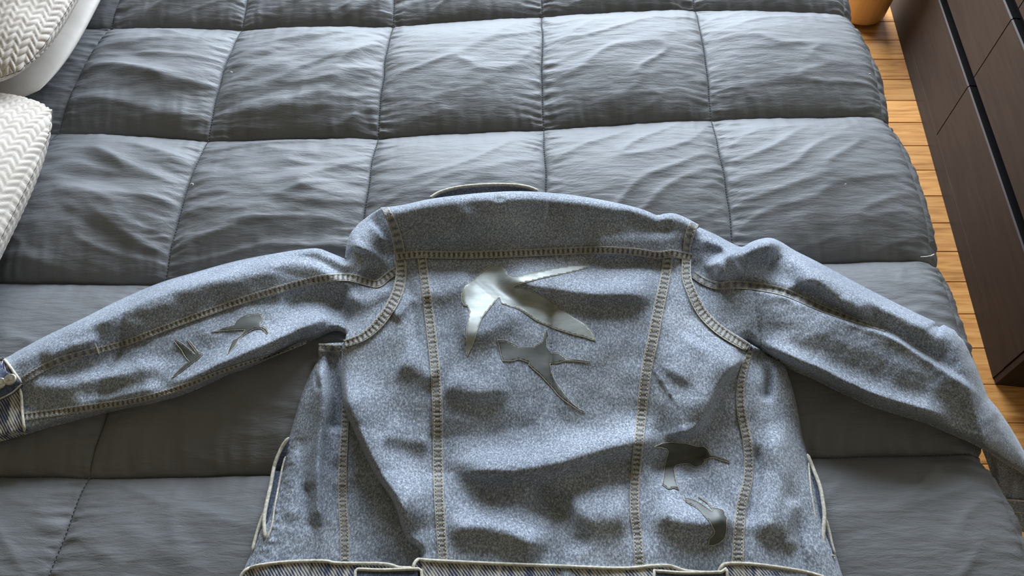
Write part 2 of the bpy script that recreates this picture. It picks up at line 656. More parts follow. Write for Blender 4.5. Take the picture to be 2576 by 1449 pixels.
# running stitches in the visible seams of the comforter
for kind, k, lo, hi in [('c', 0, 0.4, 1.66), ('c', 1, 0.08, 1.66), ('c', 2, 0.08, 1.66), ('c', 3, 0.08, 1.66), ('c', 4, 0.08, 1.66),
                        ('r', 0, -1.1, .74), ('r', 1, -1.1, .72), ('r', 2, -1.1, .70), ('r', 3, -1.1, .67)]:
    X, Y = seam_path(kind, k, lo, hi)
    ZS = comf_z(X, Y) if kind == 'c' else np.full(X.shape, SEAMZ)
    V_, F_ = [], []
    for q in range(0, len(X) - 1, 1):
        p0 = np.array([X[q], Y[q], ZS[q] + 0.0008]) - CO
        p1 = p0 + 0.66 * np.array([X[q + 1] - X[q], Y[q + 1] - Y[q], ZS[q + 1] - ZS[q]])
        tv, tf = tube_vf([p0, (p0 + p1) / 2 + np.array([0, 0, .0006]), p1], 0.0006, 4)
        o_ = len(V_)
        V_ += tv
        F_ += [tuple(a + o_ for a in g) for g in tf]
    so = mesh_obj('seam_stitching', V_, F_, M['greythread'], comf)
    so['kind'] = 'stuff'


# ------------------------------------------------------------ pillows
def knit_h(a, b, w=0.0085, l=0.0155, amp=0.0036):
    c = np.floor(a / w)
    fa = a / w - c - 0.5
    sg = np.where(c % 2 == 0, 1, -1)
    q = b / l + sg * fa * 0.95
    fb = q - np.floor(q) - 0.5
    return amp * np.sqrt(np.clip(1 - (2 * fa) ** 2 * 0.92, 0, 1)) * np.sqrt(np.clip(1 - (2 * fb) ** 2, 0, 1))


def pillow(name, cx, cy, sx, sy, z0, th, mat, label, knit=True, rz=0.0, seed=1, lump=0.012):
    nx, ny = (int(sx / 0.0020), int(sy / 0.0026)) if knit else (90, 120)
    u = np.sin(np.linspace(-1, 1, nx) * math.pi / 2 * 0.92) / math.sin(math.pi / 2 * 0.92)
    w = np.sin(np.linspace(-1, 1, ny) * math.pi / 2 * 0.92) / math.sin(math.pi / 2 * 0.92)
    U, W = np.meshgrid(u, w, indexing='ij')
    # square to rounded-corner outline, sides drawn in a little
    X = U * sx / 2 * (1 - 0.03 * (1 - W * W)) * np.sqrt(1 - 0.24 * W ** 4)
    Y = W * sy / 2 * (1 - 0.03 * (1 - U * U)) * np.sqrt(1 - 0.24 * U ** 4)
    p = np.clip(1 - np.abs(U) ** 2.4, 0, 1) ** 0.6 * np.clip(1 - np.abs(W) ** 3.0, 0, 1) ** 0.6
    l_ = lump * fbm(X * 5 + seed, Y * 5, seed, 2) * p + 0.5 * lump * fbm(X * 2, Y * 16 + seed, seed + 3, 2) * p
    zt = z0 + th * 0.42 + th * 0.58 * p + l_
    if knit:
        k = knit_h(X, Y)
        zt = zt + k * (0.35 + 0.65 * p)
        nr = np.clip(1 - p, 0, 1)
        X = X + U * k * nr
        Y = Y + W * k * nr
    zb = z0 + th * 0.42 - th * 0.42 * np.clip(p * 1.6, 0, 1)
    top = np.stack([X, Y, zt], -1).reshape(-1, 3)
    bot = np.stack([X, Y, zb], -1).reshape(-1, 3)
    n = nx * ny
    f = grid_faces(nx, ny)
    fb = [tuple(a + n for a in q[::-1]) for q in f]
    V_ = np.concatenate([top, bot])
    V_[:, 2] -= z0
    o = mesh_obj(name, V_, f + fb, mat)
    me = o.data
    import bmesh
    bm = bmesh.new()
    bm.from_mesh(me)
    bmesh.ops.remove_doubles(bm, verts=bm.verts, dist=1e-5)
    bm.to_mesh(me)
    bm.free()
    o.location = (cx, cy, z0)
    o.rotation_euler = (0, 0, rz)
    tag(o, label, 'pillow')
    return o


pillow('knit_pillow', -1.022, 0.695, 0.46, 0.70, 0.624, 0.16, M['knit'],
       'cream chunky-knit pillow nearer the jacket, lying on the comforter', True, 0.0, 3)
pillow('smooth_pillow', -1.115, 1.45, 0.50, 0.80, 0.619, 0.078, M['satin'],
       'smooth plain cream pillow under the farther knit pillow', False, 0.0, 5, 0.008)
pillow('knit_pillow', -1.050, 1.335, 0.46, 0.70, 0.704, 0.13, M['knit'],
       'cream chunky-knit pillow farther back, lying on a smooth cream pillow', True, 0.0, 8, 0.03)

# ------------------------------------------------------------ dresser
DA = math.radians(6.8)
dr = empty('dresser', (1.160, 0.81, 0))
dr.rotation_euler = (0, 0, -DA)
tag(dr, 'black-brown wooden dresser with two columns of drawers, beyond the foot of the bed', 'dresser')
DW, DD = 1.6, 0.48


def dpart(name, x0, x1, y0, y1, z0, z1, mat='dresser', b=0.0015, parent=None):
    v, f = box_vf(x0, x1, y0, y1, z0, z1, b)
    return mesh_obj(name, v, f, M[mat], parent or dr, smooth=False)


dpart('side_panel', 0.002, DD, 0.0, 0.018, 0, 0.72)
dpart('side_panel', 0.002, DD, DW - 0.018, DW, 0, 0.72)
dpart('plinth', 0.0, 0.02, 0.018, DW - 0.018, 0, 0.049, b=0.0003)
dpart('top_panel', -0.002, DD, -0.002, DW + 0.002, 0.72, 0.745)
dpart('back_panel', DD - 0.01, DD, 0.018, DW - 0.018, 0.03, 0.72)
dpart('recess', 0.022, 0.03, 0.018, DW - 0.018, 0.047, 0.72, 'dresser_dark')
for r in range(3):
    z0 = 0.0494 + 0.214 * r
    for c in range(2):
        y0 = 0.0195 + c * (DW / 2 - 0.0175)
        y1 = y0 + DW / 2 - 0.0215
        # drawer front with a bevelled grip along its upper edge
        zt = z0 + 0.184
        pr = [(0.0, z0), (0.0, zt - 0.003), (0.003, zt), (0.006, zt), (0.020, zt), (0.020, z0)]
        v = [(x, y, z) for y in (y0, y1) for x, z in pr]
        k = len(pr)
        f = [tuple(range(k)), tuple(range(2 * k - 1, k - 1, -1))]
        f += [(a, a + k, (a + 1) % k + k, (a + 1) % k) for a in range(k)]
        df = mesh_obj('drawer_front', v, f, M['dresser'], dr, smooth=False)
        dpart('grip_shade', 0.003, 0.022, y0, y1, zt, zt + 0.0015, 'dresser_dark', 0.0005, df)  # black strip painted in for the shade along the grip

# ------------------------------------------------------------ round wooden stand on the floor
ws = empty('wooden_stand', (1.210, 2.255, 0))
tag(ws, 'round tan wooden stand on the floor between bed and dresser', 'stand')


def lathe(pr, n=40):
    v, f = [], []
    for r, z in pr:
        for k in range(n):
            a = 2 * math.pi * k / n
            v.append((r * math.cos(a), r * math.sin(a), z))
    for i in range(len(pr) - 1):
        for k in range(n):
            f.append((i * n + k, i * n + (k + 1) % n, (i + 1) * n + (k + 1) % n, (i + 1) * n + k))
    f.append(tuple(range(n - 1, -1, -1)))
    f.append(tuple(range((len(pr) - 1) * n, len(pr) * n)))
    return v, f


v, f = lathe([(0.060, 0.010), (0.078, 0.0105), (0.084, 0.014), (0.087, 0.024), (0.090, 0.12), (0.090, 0.27), (0.089, 0.30), (0.085, 0.306)])
mesh_obj('body', v, f, M['turned'], ws)
v, f = lathe([(0.058, 0.0), (0.060, 0.004), (0.060, 0.011), (0.058, 0.0125)])
mesh_obj('foot_ring', v, f, M['dresser_dark'], ws)
v, f = lathe([(0.085, 0.306), (0.098, 0.308), (0.100, 0.314), (0.098, 0.322), (0.090, 0.325)])
mesh_obj('rim', v, f, M['turned'], ws)

# ------------------------------------------------------------ denim jacket
# Outlines are traced as positions in the 2576x1449 frame; each vertex is then put on the bed at the cloth's own height.
JK = empty('denim_jacket', (0.05, 0.55, 0.60))
tag(JK, 'faded blue denim jacket lying back up with arms spread on the comforter', 'jacket')
JO = np.array(JK.location)

BODY = spline([(958, 522), (1010, 516), (1085, 500), (1180, 488), (1245, 483), (1300, 481), (1360, 483), (1450, 492), (1560, 512), (1620, 528),
               (1652, 541), (1668, 538), (1692, 536), (1720, 545), (1758, 565)], 8).tolist()
YOKE_R = [(1758, 565), (1746, 595), (1737, 625), (1740, 652)]
ARM_R = [(1740, 652), (1738, 696), (1749, 727), (1768, 767), (1786, 792), (1817, 820), (1858, 845), (1890, 866)]
SIDE_R = [(1890, 866), (1930, 890), (1970, 914), (1985, 950), (1999, 995), (2010, 1050), (2019, 1098), (2032, 1143), (2046, 1190), (2058, 1240),
          (2070, 1300), (2083, 1340), (2096, 1375), (2114, 1432), (2132, 1490), (2140, 1540)]
SIDE_L = [(585, 1540), (596, 1480), (612, 1436), (633, 1389), (646, 1348), (668, 1300), (684, 1240), (702, 1180), (716, 1130), (730, 1091), (743, 1046),
          (758, 994), (780, 942), (800, 900), (800, 866)]
ARM_L = [(862, 858), (885, 852), (915, 838), (945, 810), (972, 770), (990, 730), (998, 690), (994, 650)]
YOKE_L = [(994, 650), (988, 605), (976, 562), (958, 522)]
BODY_OUT = np.array(BODY + spline(YOKE_R, 8).tolist()[1:] + spline(ARM_R, 8).tolist()[1:] + spline(SIDE_R, 8).tolist()[1:]
                    + [(1300, 1560)] + spline(SIDE_L, 8).tolist() + spline(ARM_L, 8).tolist() + spline(YOKE_L, 8).tolist()[1:-1])
TOPEDGE = np.array(BODY)
SIDES = [spline(SIDE_R[1:], 10), spline(SIDE_L[:-1], 10)]
FOLD_L = [(861, 862), (860, 893), (857, 935), (862, 1009), (873, 1046), (896, 1098), (920, 1152), (947, 1201), (989, 1263), (1009, 1325),
          (1024, 1360), (1056, 1388), (1050, 1425), (1050, 1480)]
FOLD_LP = spline(FOLD_L, 8)


def ridge(x, y, pts, wp, wn, amp, tp=0.2):
    """soft fold along pts; wp / wn are its widths on the right-hand and left-hand side of the direction of travel"""
    P = spline(pts, 14)
    lo, hi = P.min(0) - 3 * max(wp, wn), P.max(0) + 3 * max(wp, wn)
    m = (x > lo[0]) & (x < hi[0]) & (y > lo[1]) & (y < hi[1])
    out = np.zeros(x.shape)
    if m.any():
        d, s, t = dist_poly(x[m], y[m], P)
        w = np.where(s > 0, wp, wn)
        taper = sstep(0, tp, t) * sstep(0, tp, 1 - t) if tp > 0 else 1.0
        out[m] = amp * taper * np.exp(-(d / w) ** 2)
    return out


def roll(d, R):
    q = np.clip(d / R, 0, 1)
    return np.sqrt(np.clip(1 - (1 - q) ** 2, 0, 1))


def body_folds(x, y):
    h = np.zeros(x.shape)
    for a in [
        ([(1240, 690), (1340, 716), (1480, 736), (1600, 740), (1668, 750)], 26, 42, .015),
        ([(1110, 1165), (1250, 1180), (1380, 1168), (1500, 1134), (1620, 1106), (1700, 1096)], 34, 46, .020),
        ([(1115, 1330), (1200, 1325), (1300, 1345), (1380, 1390)], 34, 34, .011),
        ([(1330, 1225), (1400, 1270), (1440, 1320), (1480, 1390)], 40, 26, -.010),
        ([(1420, 1300), (1500, 1300), (1590, 1290)], 60, 50, .008),
        ([(1640, 1275), (1720, 1310), (1800, 1312), (1850, 1280)], 34, 44, .012),
        ([(1620, 1180), (1700, 1165), (1790, 1140)], 34, 26, -.008),
        ([(1000, 905), (1060, 935), (1100, 960)], 30, 40, .006),
        ([(960, 1080), (1030, 1105), (1090, 1110)], 30, 40, .007),
        ([(1110, 960), (1180, 985), (1290, 975)], 26, 50, .008),
        ([(868, 930), (874, 1000), (892, 1060), (935, 1145), (975, 1215), (1012, 1290), (1032, 1350)], 22, 75, .016),
        ([(1885, 885), (1838, 925), (1800, 972), (1772, 1035), (1735, 1082), (1660, 1092)], 90, 13, .021),
        ([(1690, 960), (1730, 900), (1760, 850)], 40, 40, .006),
        ([(1050, 720), (1110, 735), (1190, 690)], 30, 34, .007),
        ([(1140, 835), (1205, 832), (1265, 800), (1300, 760)], 36, 95, .009),
        ([(1925, 885), (1936, 950), (1925, 1015)], 12, 12, -.013),
        ([(1938, 1060), (1965, 1180), (1950, 1290), (1910, 1370)], 36, 36, .010),
        ([(1905, 1110), (1902, 1220), (1885, 1330)], 16, 14, -.006),
        ([(2000, 1250), (1985, 1330), (1990, 1390)], 20, 20, .006),
        ([(1010, 660), (1025, 720), (1040, 800), (1050, 900)], 16, 16, -.004),
        ([(985, 800), (1010, 780), (1040, 740)], 16, 18, .005),
        ([(1470, 632), (1580, 628), (1680, 636), (1735, 642)], 18, 44, .011),
        ([(1000, 640), (1080, 600), (1160, 560), (1200, 510)], 40, 40, .006),
        ([(1555, 525), (1630, 560), (1700, 575)], 22, 20, -.005),
        ([(1230, 486), (1250, 500), (1275, 498)], 6, 6, -.006),
    ]:
        h += ridge(x, y, *a)
    h *= 1.5
    h += 0.0045 * fbm(x / 130.0, y / 110.0, 51, 2)
    return h


def H_body(x, y):
    d0, _, _ = dist_poly(x, y, TOPEDGE)
    d1, _, _ = dist_poly(x, y, SIDES[0])
    d2, _, _ = dist_poly(x, y, SIDES[1])
    d1 = np.where(y < 880, 200, d1)
    d2 = np.where(y < 880, 200, d2)
    T = 0.040
    h = T * (0.12 + 0.88 * roll(np.minimum(d1, d2), 110))
    h += 0.048 * np.clip((655 - y) / 150, 0, 1.1) * sstep(0, 1, np.clip((655 - y) / 60, 0, 1))
    h = h + np.where(y < 700, body_folds(x, y) * sstep(0, 40, d0), body_folds(x, y) * sstep(0, 60, np.minimum(d1, d2)))
    h = h * (0.60 + 0.40 * roll(d0, 26))
    # slack under the left fold edge of the back
    dl, _, _ = dist_poly(x, y, FOLD_LP)
    ok = sstep(870, 940, y)
    h = h * (1 - ok * 0.72 * (1 - roll(dl, 18)))
    return np.maximum(h, 0.003)


def H_low(x, y):
    d2, _, _ = dist_poly(x, y, SIDES[1])
    h = 0.018 * (0.12 + 0.88 * roll(d2, 60))
    for a in [
        ([(834, 872), (838, 940), (848, 1010), (842, 1090)], 14, 18, -.017, .1),
        ([(804, 905), (808, 950), (814, 1000), (812, 1050), (803, 1120), (799, 1230), (800, 1330)], 20, 9, .018, .1),
        ([(792, 930), (800, 985)], 5, 6, -.008),
        ([(740, 1120), (735, 1220), (735, 1320)], 26, 30, .005),
        ([(775, 1210), (778, 1280), (785, 1345)], 14, 16, -.007),
        ([(905, 1180), (935, 1280), (960, 1380)], 24, 24, -.004),
    ]:
        h += ridge(x, y, *a) * sstep(0, 30, d2)
    h += 0.003 * fbm(x / 60.0, y / 80.0, 61, 2) * sstep(0, 40, d2)
    h += 0.0025 * pn(x / 14.0, y / 11.0, 62) * np.exp(-((x - (752 - (y - 1100) * 0.28)) / 22.0) ** 2) * sstep(1090, 1130, y)
    return np.maximum(h, 0.002)


SL_TOP = [(-140, 955), (0, 906), (50, 880), (120, 843), (200, 805), (300, 755), (400, 712), (500, 682), (600, 655), (700, 636), (760, 627), (800, 625), (832, 636), (868, 651)]
SL_CAP = [(868, 651), (871, 620), (880, 590), (900, 565), (930, 541), (962, 521)]
SL_BOT = [(872, 838), (850, 827), (822, 833), (795, 847), (760, 860), (700, 887), (620, 922), (560, 944), (480, 980), (400, 1006), (300, 1026), (200, 1050), (100, 1077), (60, 1089), (0, 1103), (-140, 1135)]
SLT, SLB, SLC = spline(SL_TOP, 10), spline(SL_BOT, 10), spline(SL_CAP, 8)


def H_sl(x, y):
    dt, _, _ = dist_poly(x, y, SLT)
    db, _, _ = dist_poly(x, y, SLB)
    dc, _, _ = dist_poly(x, y, SLC)
    h = 0.042 * (0.08 + 0.92 * np.minimum(roll(dt, 34) * (1 - 0.48 * sstep(24, 130, dt)), roll(db, 60)))
    h = h * (0.55 + 0.45 * roll(dc, 26))
    e = sstep(0, 35, np.minimum(dt, db)) * sstep(0, 25, dc)
    for a in [
        ([(150, 850), (300, 780), (450, 722), (600, 682), (720, 662), (800, 660)], 60, 26, .009),
        ([(430, 1000), (560, 926), (640, 886), (720, 850), (800, 812), (862, 806)], 34, 30, .016),
        ([(60, 985), (200, 962), (320, 940), (420, 905)], 30, 26, .009),
        ([(150, 1020), (300, 1005), (420, 970)], 24, 24, .006),
        ([(728, 634), (800, 652), (868, 690), (905, 702)], 14, 30, -.010),
        ([(900, 690), (935, 705), (965, 700), (992, 680)], 20, 30, -.010),
        ([(905, 640), (925, 600), (955, 570)], 40, 40, .012),
        ([(860, 745), (910, 760), (960, 735), (985, 705)], 34, 26, .011),
        ([(700, 770), (780, 765), (850, 780), (900, 820)], 30, 40, -.008),
        ([(100, 905), (180, 875), (260, 850)], 18, 20, .006),
    ]:
        h += 1.5 * ridge(x, y, *a) * e
    h += 0.0045 * fbm(x / 110.0, y / 70.0, 71, 2) * e
    return np.maximum(h, 0.003)


SR_TOP = [(1760, 572), (1800, 590), (1840, 611), (1866, 621), (1885, 611), (1905, 603), (1935, 598), (1962, 607), (2000, 630), (2050, 655), (2100, 682), (2200, 735), (2300, 785), (2345, 806)]
SR_TOP2 = [(2345, 806), (2353, 810), (2352, 817), (2362, 823), (2374, 817), (2400, 830), (2425, 855), (2440, 885), (2456, 920), (2471, 960), (2486, 1000), (2512, 1030), (2542, 1075), (2564, 1112), (2590, 1160), (2620, 1225)]
SR_BOT = [(1880, 862), (1900, 878), (1940, 900), (1990, 925), (2050, 950), (2120, 985), (2200, 1020), (2280, 1045), (2330, 1060), (2400, 1090), (2450, 1112), (2490, 1134), (2530, 1160), (2576, 1188), (2610, 1225)]
SRT = np.concatenate([spline(SR_TOP, 10), lines(SR_TOP2[1:], 10, False)])
SRB = spline(SR_BOT, 10)


def edge_e(x, y):
    """pixels past the foot edge of the bed"""
    return x - np.interp(y, [500, 645, 790, 1130, 1449], [2297, 2350, 2394, 2492, 2580])


def H_sr(x, y):
    dt, _, _ = dist_poly(x, y, SRT)
    db, _, _ = dist_poly(x, y, SRB)
    far = sstep(2380, 2520, x)
    h = 0.044 * (0.10 + 0.90 * np.minimum(roll(dt, 30) * (1 - 0.42 * sstep(20, 110, dt)), roll(db, 70)))
    e = sstep(0, 30, np.minimum(dt, db))
    e2 = sstep(0, 12, dt) * sstep(0, 30, db)
    for a, ee in [
        (([(1770, 680), (1820, 654), (1868, 626), (1905, 612), (1940, 606), (1975, 622)], 46, 12, .022), e2),
        (([(1765, 615), (1800, 640), (1830, 640)], 22, 18, -.004), e),
        (([(1800, 596), (1825, 625), (1845, 640)], 10, 10, .005), e),
        (([(1770, 712), (1860, 728), (1960, 746), (2050, 783), (2150, 820), (2230, 846), (2320, 900), (2420, 965), (2500, 1030)], 90, 9, .013), e2),
        (([(1855, 672), (1890, 690), (1960, 716), (2010, 740)], 22, 22, .008), e),
        (([(1990, 700), (2060, 712), (2110, 752), (2200, 800)], 20, 30, .010), e),
        (([(1790, 700), (1830, 690), (1870, 668)], 18, 20, .007), e),
        (([(1870, 858), (1960, 900), (2060, 945), (2180, 1000), (2300, 1036), (2420, 1075)], 30, 34, .017), e2),
        (([(1960, 640), (2100, 708), (2300, 806), (2390, 850)], 60, 24, .008), e),
        (([(2445, 895), (2475, 970), (2520, 1060)], 12, 10, .006), e2),
        (([(1900, 800), (2050, 850), (2200, 920), (2330, 990)], 60, 50, .005), e),
    ]:
        h += 1.75 * ridge(x, y, *a) * ee
    h += ridge(x, y, [(2046, 652), (2048, 668), (2052, 684)], 3, 3, -.004, 0)
    h += 0.004 * fbm(x / 100.0, y / 80.0, 81, 3) * e
    h = np.maximum(h, 0.003)
    q = np.clip(edge_e(x, y) + 12, 0, 200)
    return h - 0.00055 * q - 0.0000035 * q * q


def H_cuffr(x, y):
    return -0.088 - (y - 1150) * 0.00092 + 0.012 * pn(x / 28.0, y / 120.0, 91) + 0.012 * roll(np.clip(x - 2494 - (y - 1150) * 0.2, 0, 99), 40)


def H_waist(x, y):
    h = np.minimum(H_body(x, np.minimum(y, 1400.0)), 0.045)
    h = 0.5 * h + 0.5 * 0.030 * (0.2 + 0.8 * roll(np.minimum(np.abs(x - 598), np.abs(2128 - x)), 80))
    return h + 0.0025 + 0.0035 * pn(x / 90.0, y / 60.0, 95)


def H_wband(x, y):
    return np.maximum(H_waist(x, y) * roll(1560 - y, 70), 0.003)


def H_sl_fit(x, y):
    h = H_sl(x, y)
    m = inside(x, y, BODY_OUT)
    if m.any():
        h[m] = np.minimum(h[m], H_body(x[m], y[m]) - 0.004)
    # meet the body at the armhole
    d, _, _ = dist_poly(x, y, AL)
    hb = H_body(AL[:, 0], AL[:, 1])
    w = np.exp(-(d / 40.0) ** 2)
    mid = float(np.mean(hb)) - 0.004
    return h * (1 - w) + w * np.minimum(np.maximum(h, mid * 0.8), mid)


def H_sr_fit(x, y):
    h = H_sr(x, y)
    m = inside(x, y, BODY_OUT)
    if m.any():
        h[m] = np.minimum(h[m], H_body(x[m], y[m]) - 0.004)
    return h


AL = spline([(862, 858), (915, 838), (972, 770), (998, 690), (988, 605), (962, 526)], 14)
BASE = 0.606


def place(x, y, hfun, off=0.0, base=True):
    """frame position + cloth height -> point on the bed"""
    x, y = np.asarray(x, float), np.asarray(y, float)
    h = hfun(x, y)
    z = BASE + h
    if base:
        for _ in range(2):
            X, Y = unproject(x, y, z)
            cz = comf_z(X, Y) + 0.003
            w = sstep(0.004, 0.020, h)
            b = cz * (1 - w) + np.maximum(cz, BASE) * w
            z = b + h
    z = z + off
    X, Y = unproject(x, y, z)
    return np.stack([X, Y, z], -1)


def cloth(name, outline, hfun, mat, parent=JK, step=4.5, off=0.0, skirt=True, base=True, label=None):
    B = np.asarray(outline, float)
    lo, hi = B.min(0), B.max(0)
    gx, gy = np.meshgrid(np.arange(lo[0], hi[0], step), np.arange(lo[1], hi[1], step * 0.95))
    gx = gx + (np.arange(gx.shape[0]) % 2)[:, None] * step * 0.5
    gx, gy = gx.ravel(), gy.ravel()
    m = inside(gx, gy, B)
    gx, gy = gx[m], gy[m]
    d, _, _ = dist_poly(gx, gy, np.vstack([B, B[:1]]))
    m = d > step * 0.5
    gx, gy = gx[m], gy[m]
    pts = [Vector(p) for p in B] + [Vector((a, c)) for a, c in zip(gx, gy)]
    vo, _, fo, _, _, _ = delaunay_2d_cdt(pts, [], [list(range(len(B)))], 1, 1e-5)
    xy = np.array([(p.x, p.y) for p in vo])
    P = place(xy[:, 0], xy[:, 1], hfun, off, base)
    faces = [tuple(q) for q in fo]
    # frame y points down, so turn the faces over
    a, b_, c = (P[faces[0][k]] for k in range(3))
    if np.cross(b_ - a, c - a)[2] < 0:
        faces = [q[::-1] for q in faces]
    if skirt:
        edges = {}
        for q in faces:
            for k in range(len(q)):
                e = (q[k], q[(k + 1) % len(q)])
                edges[e] = edges.get(e, 0) + 1
        bd = [e for e in edges if (e[1], e[0]) not in edges]
        idx = {}
        extra = []
        for e in bd:
            for k in e:
                if k not in idx:
                    idx[k] = len(P) + len(extra)
                    p = P[k].copy()
                    p[2] -= skirt if not isinstance(skirt, bool) else 0.006
                    extra.append(p)
        faces += [(e[1], e[0], idx[e[0]], idx[e[1]]) for e in bd]
        P = np.vstack([P, np.array(extra)])
    o = mesh_obj(name, P - JO, faces, mat, parent)
    if label:
        o['label'] = label
    return o


def ribbon(name, path, width, hfun, mat, parent=JK, off=0.0006, thick=0.0022, base=True, stitches=True, wob=0.0):
    P = spline(path, 4.0)
    T = np.gradient(P, axis=0)
    T /= np.linalg.norm(T, axis=1)[:, None]
    Nn = np.stack([-T[:, 1], T[:, 0]], -1)
    L = np.concatenate([[0], np.cumsum(np.hypot(*np.diff(P, axis=0).T))]) * 0.00068
    vs = np.array([-1.0, -0.97, -0.85, -0.6, -0.3, 0, 0.3, 0.6, 0.85, 0.97, 1.0])
    nv = len(vs)
    ww = np.broadcast_to(width, (len(P),)) if np.isscalar(width) else np.interp(np.linspace(0, 1, len(P)), np.linspace(0, 1, len(width)), width)
    X = P[:, None, 0] + Nn[:, None, 0] * vs[None] * ww[:, None] / 2
    Y = P[:, None, 1] + Nn[:, None, 1] * vs[None] * ww[:, None] / 2
    prof_ = np.where(np.abs(vs) >= 0.99, -0.4, np.where(np.abs(vs) > 0.8, 1.0, 0.62))
    puck = 1 + 0.45 * np.sin(L / 0.0085 * 2 * math.pi + 3 * pn(L * 90, L * 0, 3))[:, None] * (np.abs(vs) < 0.8)[None]
    Z = place(X.ravel(), Y.ravel(), hfun, off, base)
    up = (thick * prof_[None] * puck).ravel()
    Z[:, 2] += up
    Z[:, :2] = np.stack(unproject(X.ravel(), Y.ravel(), Z[:, 2]), -1)
    uv = np.stack(np.broadcast_arrays(L[:, None], (vs[None] + 1) / 2), -1).reshape(-1, 2)
    f = grid_faces(len(P), nv)
    a, b_, c = (Z[f[0][k]] for k in range(3))
    if np.cross(b_ - a, c - a)[2] < 0:
        f = [q[::-1] for q in f]
    o = mesh_obj(name, Z - JO, f, mat, parent, uv=uv)
    if stitches:
        V_, F_ = [], []
        for sv in (-0.62, 0.62):
            q = P + Nn * (ww * sv / 2)[:, None]
            W = place(q[:, 0], q[:, 1], hfun, off + thick * 0.9, base)
            for k in range(0, len(W) - 1, 2):
                a0, a1 = W[k], W[k] + 0.75 * (W[min(k + 2, len(W) - 1)] - W[k])
                if np.linalg.norm(a1 - a0) < 1e-5:
                    continue
                tv, tf = tube_vf([a0 - JO, (a0 + a1) / 2 - JO + np.array([0, 0, .0005]), a1 - JO], 0.00055, 4)
                n0 = len(V_)
                V_ += tv
                F_ += [tuple(i + n0 for i in g) for g in tf]
        s = mesh_obj('stitching', V_, F_, M['stitch'], o)
        s['kind'] = 'stuff'
    return o


def piping(name, path, r, hfun, parent=JK, off=0.001, base=True, mat='cream'):
    P = spline(path, 5.0)
    W = place(P[:, 0], P[:, 1], hfun, off, base)
    rr = r * np.minimum(1, 0.3 + np.minimum(np.arange(len(W)), np.arange(len(W))[::-1]) * 0.35)
    v, f = tube_vf(W - JO, rr, 8)
    return mesh_obj(name, v, f, M[mat], parent)


def chain(*segs):
    out = []
    for s in segs:
        s = np.asarray(s).tolist()
        if out and np.hypot(out[-1][0] - s[0][0], out[-1][1] - s[0][1]) < 0.5:
            s = s[1:]
        out += s
    if np.hypot(out[-1][0] - out[0][0], out[-1][1] - out[0][1]) < 0.5:
        out = out[:-1]
    return np.array(out)


SP = lambda p, s=6: spline(p, s)
# seam lines on the back
SEAM_Y = [(994, 646), (1050, 640), (1100, 641), (1200, 641), (1350, 635), (1500, 629), (1600, 634), (1655, 642), (1692, 638), (1740, 648)]
SEAM_CL = [(1060, 640), (1068, 700), (1078, 780), (1090, 880), (1097, 960), (1101, 1060), (1102, 1160), (1105, 1260), (1110, 1340), (1116, 1420)]
SEAM_CR = [(1681, 640), (1673, 700), (1656, 780), (1641, 860), (1628, 920), (1618, 1000), (1610, 1080), (1603, 1150), (1597, 1220), (1597, 1290), (1604, 1350), (1609, 1425)]
SEAM_SR = [(1889, 880), (1874, 920), (1863, 974), (1865, 1036), (1879, 1106), (1884, 1164), (1880, 1214), (1867, 1263), (1859, 1338), (1855, 1424)]
SEAM_SL = [(868, 1000), (868, 1060), (866, 1100), (862, 1180), (862, 1260), (867, 1340), (868, 1422)]
WTOP = [(600, 1470), (612, 1440), (640, 1425), (700, 1416), (760, 1412), (820, 1412), (850, 1417), (950, 1418), (985, 1422), (1003, 1428), (1040, 1429)]
WTOP2 = [(1036, 1436), (1049, 1409), (1080, 1410), (1200, 1416), (1400, 1424), (1560, 1430), (1640, 1424), (1680, 1423), (1700, 1428), (1730, 1437), (1800, 1441), (1812, 1436)]
WTOP3 = [(1806, 1440), (1815, 1426), (1830, 1418), (1900, 1420), (2000, 1434), (2060, 1448), (2125, 1475)]

# lower layers first
low_poly = chain(SP([(800, 866), (862, 862), (900, 870)]), SP([(900, 870), (905, 1000), (940, 1100), (1000, 1200), (1055, 1300), (1090, 1390), (1090, 1470)]),
                 [(1090, 1470), (605, 1470)], SP([(605, 1470)] + SIDE_L[2:]))
cloth('side_panel', low_poly, H_low, M['denim'], step=4.5)
sl_poly = chain(SP(SL_TOP[1:]), SP(SL_CAP), SP([(962, 521), (990, 560), (1012, 620), (1016, 700), (1000, 760), (965, 810), (915, 850), (872, 862), (872, 838)]),
                SP(SL_BOT[:-1]), [(0, 1103), (0, 906)])
sl_poly = chain(SP(SL_TOP), SP(SL_CAP), SP([(962, 521), (990, 560), (1012, 620), (1016, 700), (1000, 760), (965, 810), (915, 850), (872, 862), (872, 838)]),
                SP(SL_BOT), [(-140, 1135), (-140, 955)])
cloth('sleeve', sl_poly, H_sl_fit, M['denim'], step=4.5)
sr_poly = chain(SP(SR_TOP), lines(SR_TOP2, 6, False), [(2620, 1225), (2610, 1225)], SP(SR_BOT[::-1]),
                SP([(1880, 862), (1850, 860), (1790, 820), (1740, 740), (1718, 680), (1718, 630), (1735, 590), (1760, 572)]))
cloth('sleeve', sr_poly, H_sr_fit, M['denim'], step=4.5)
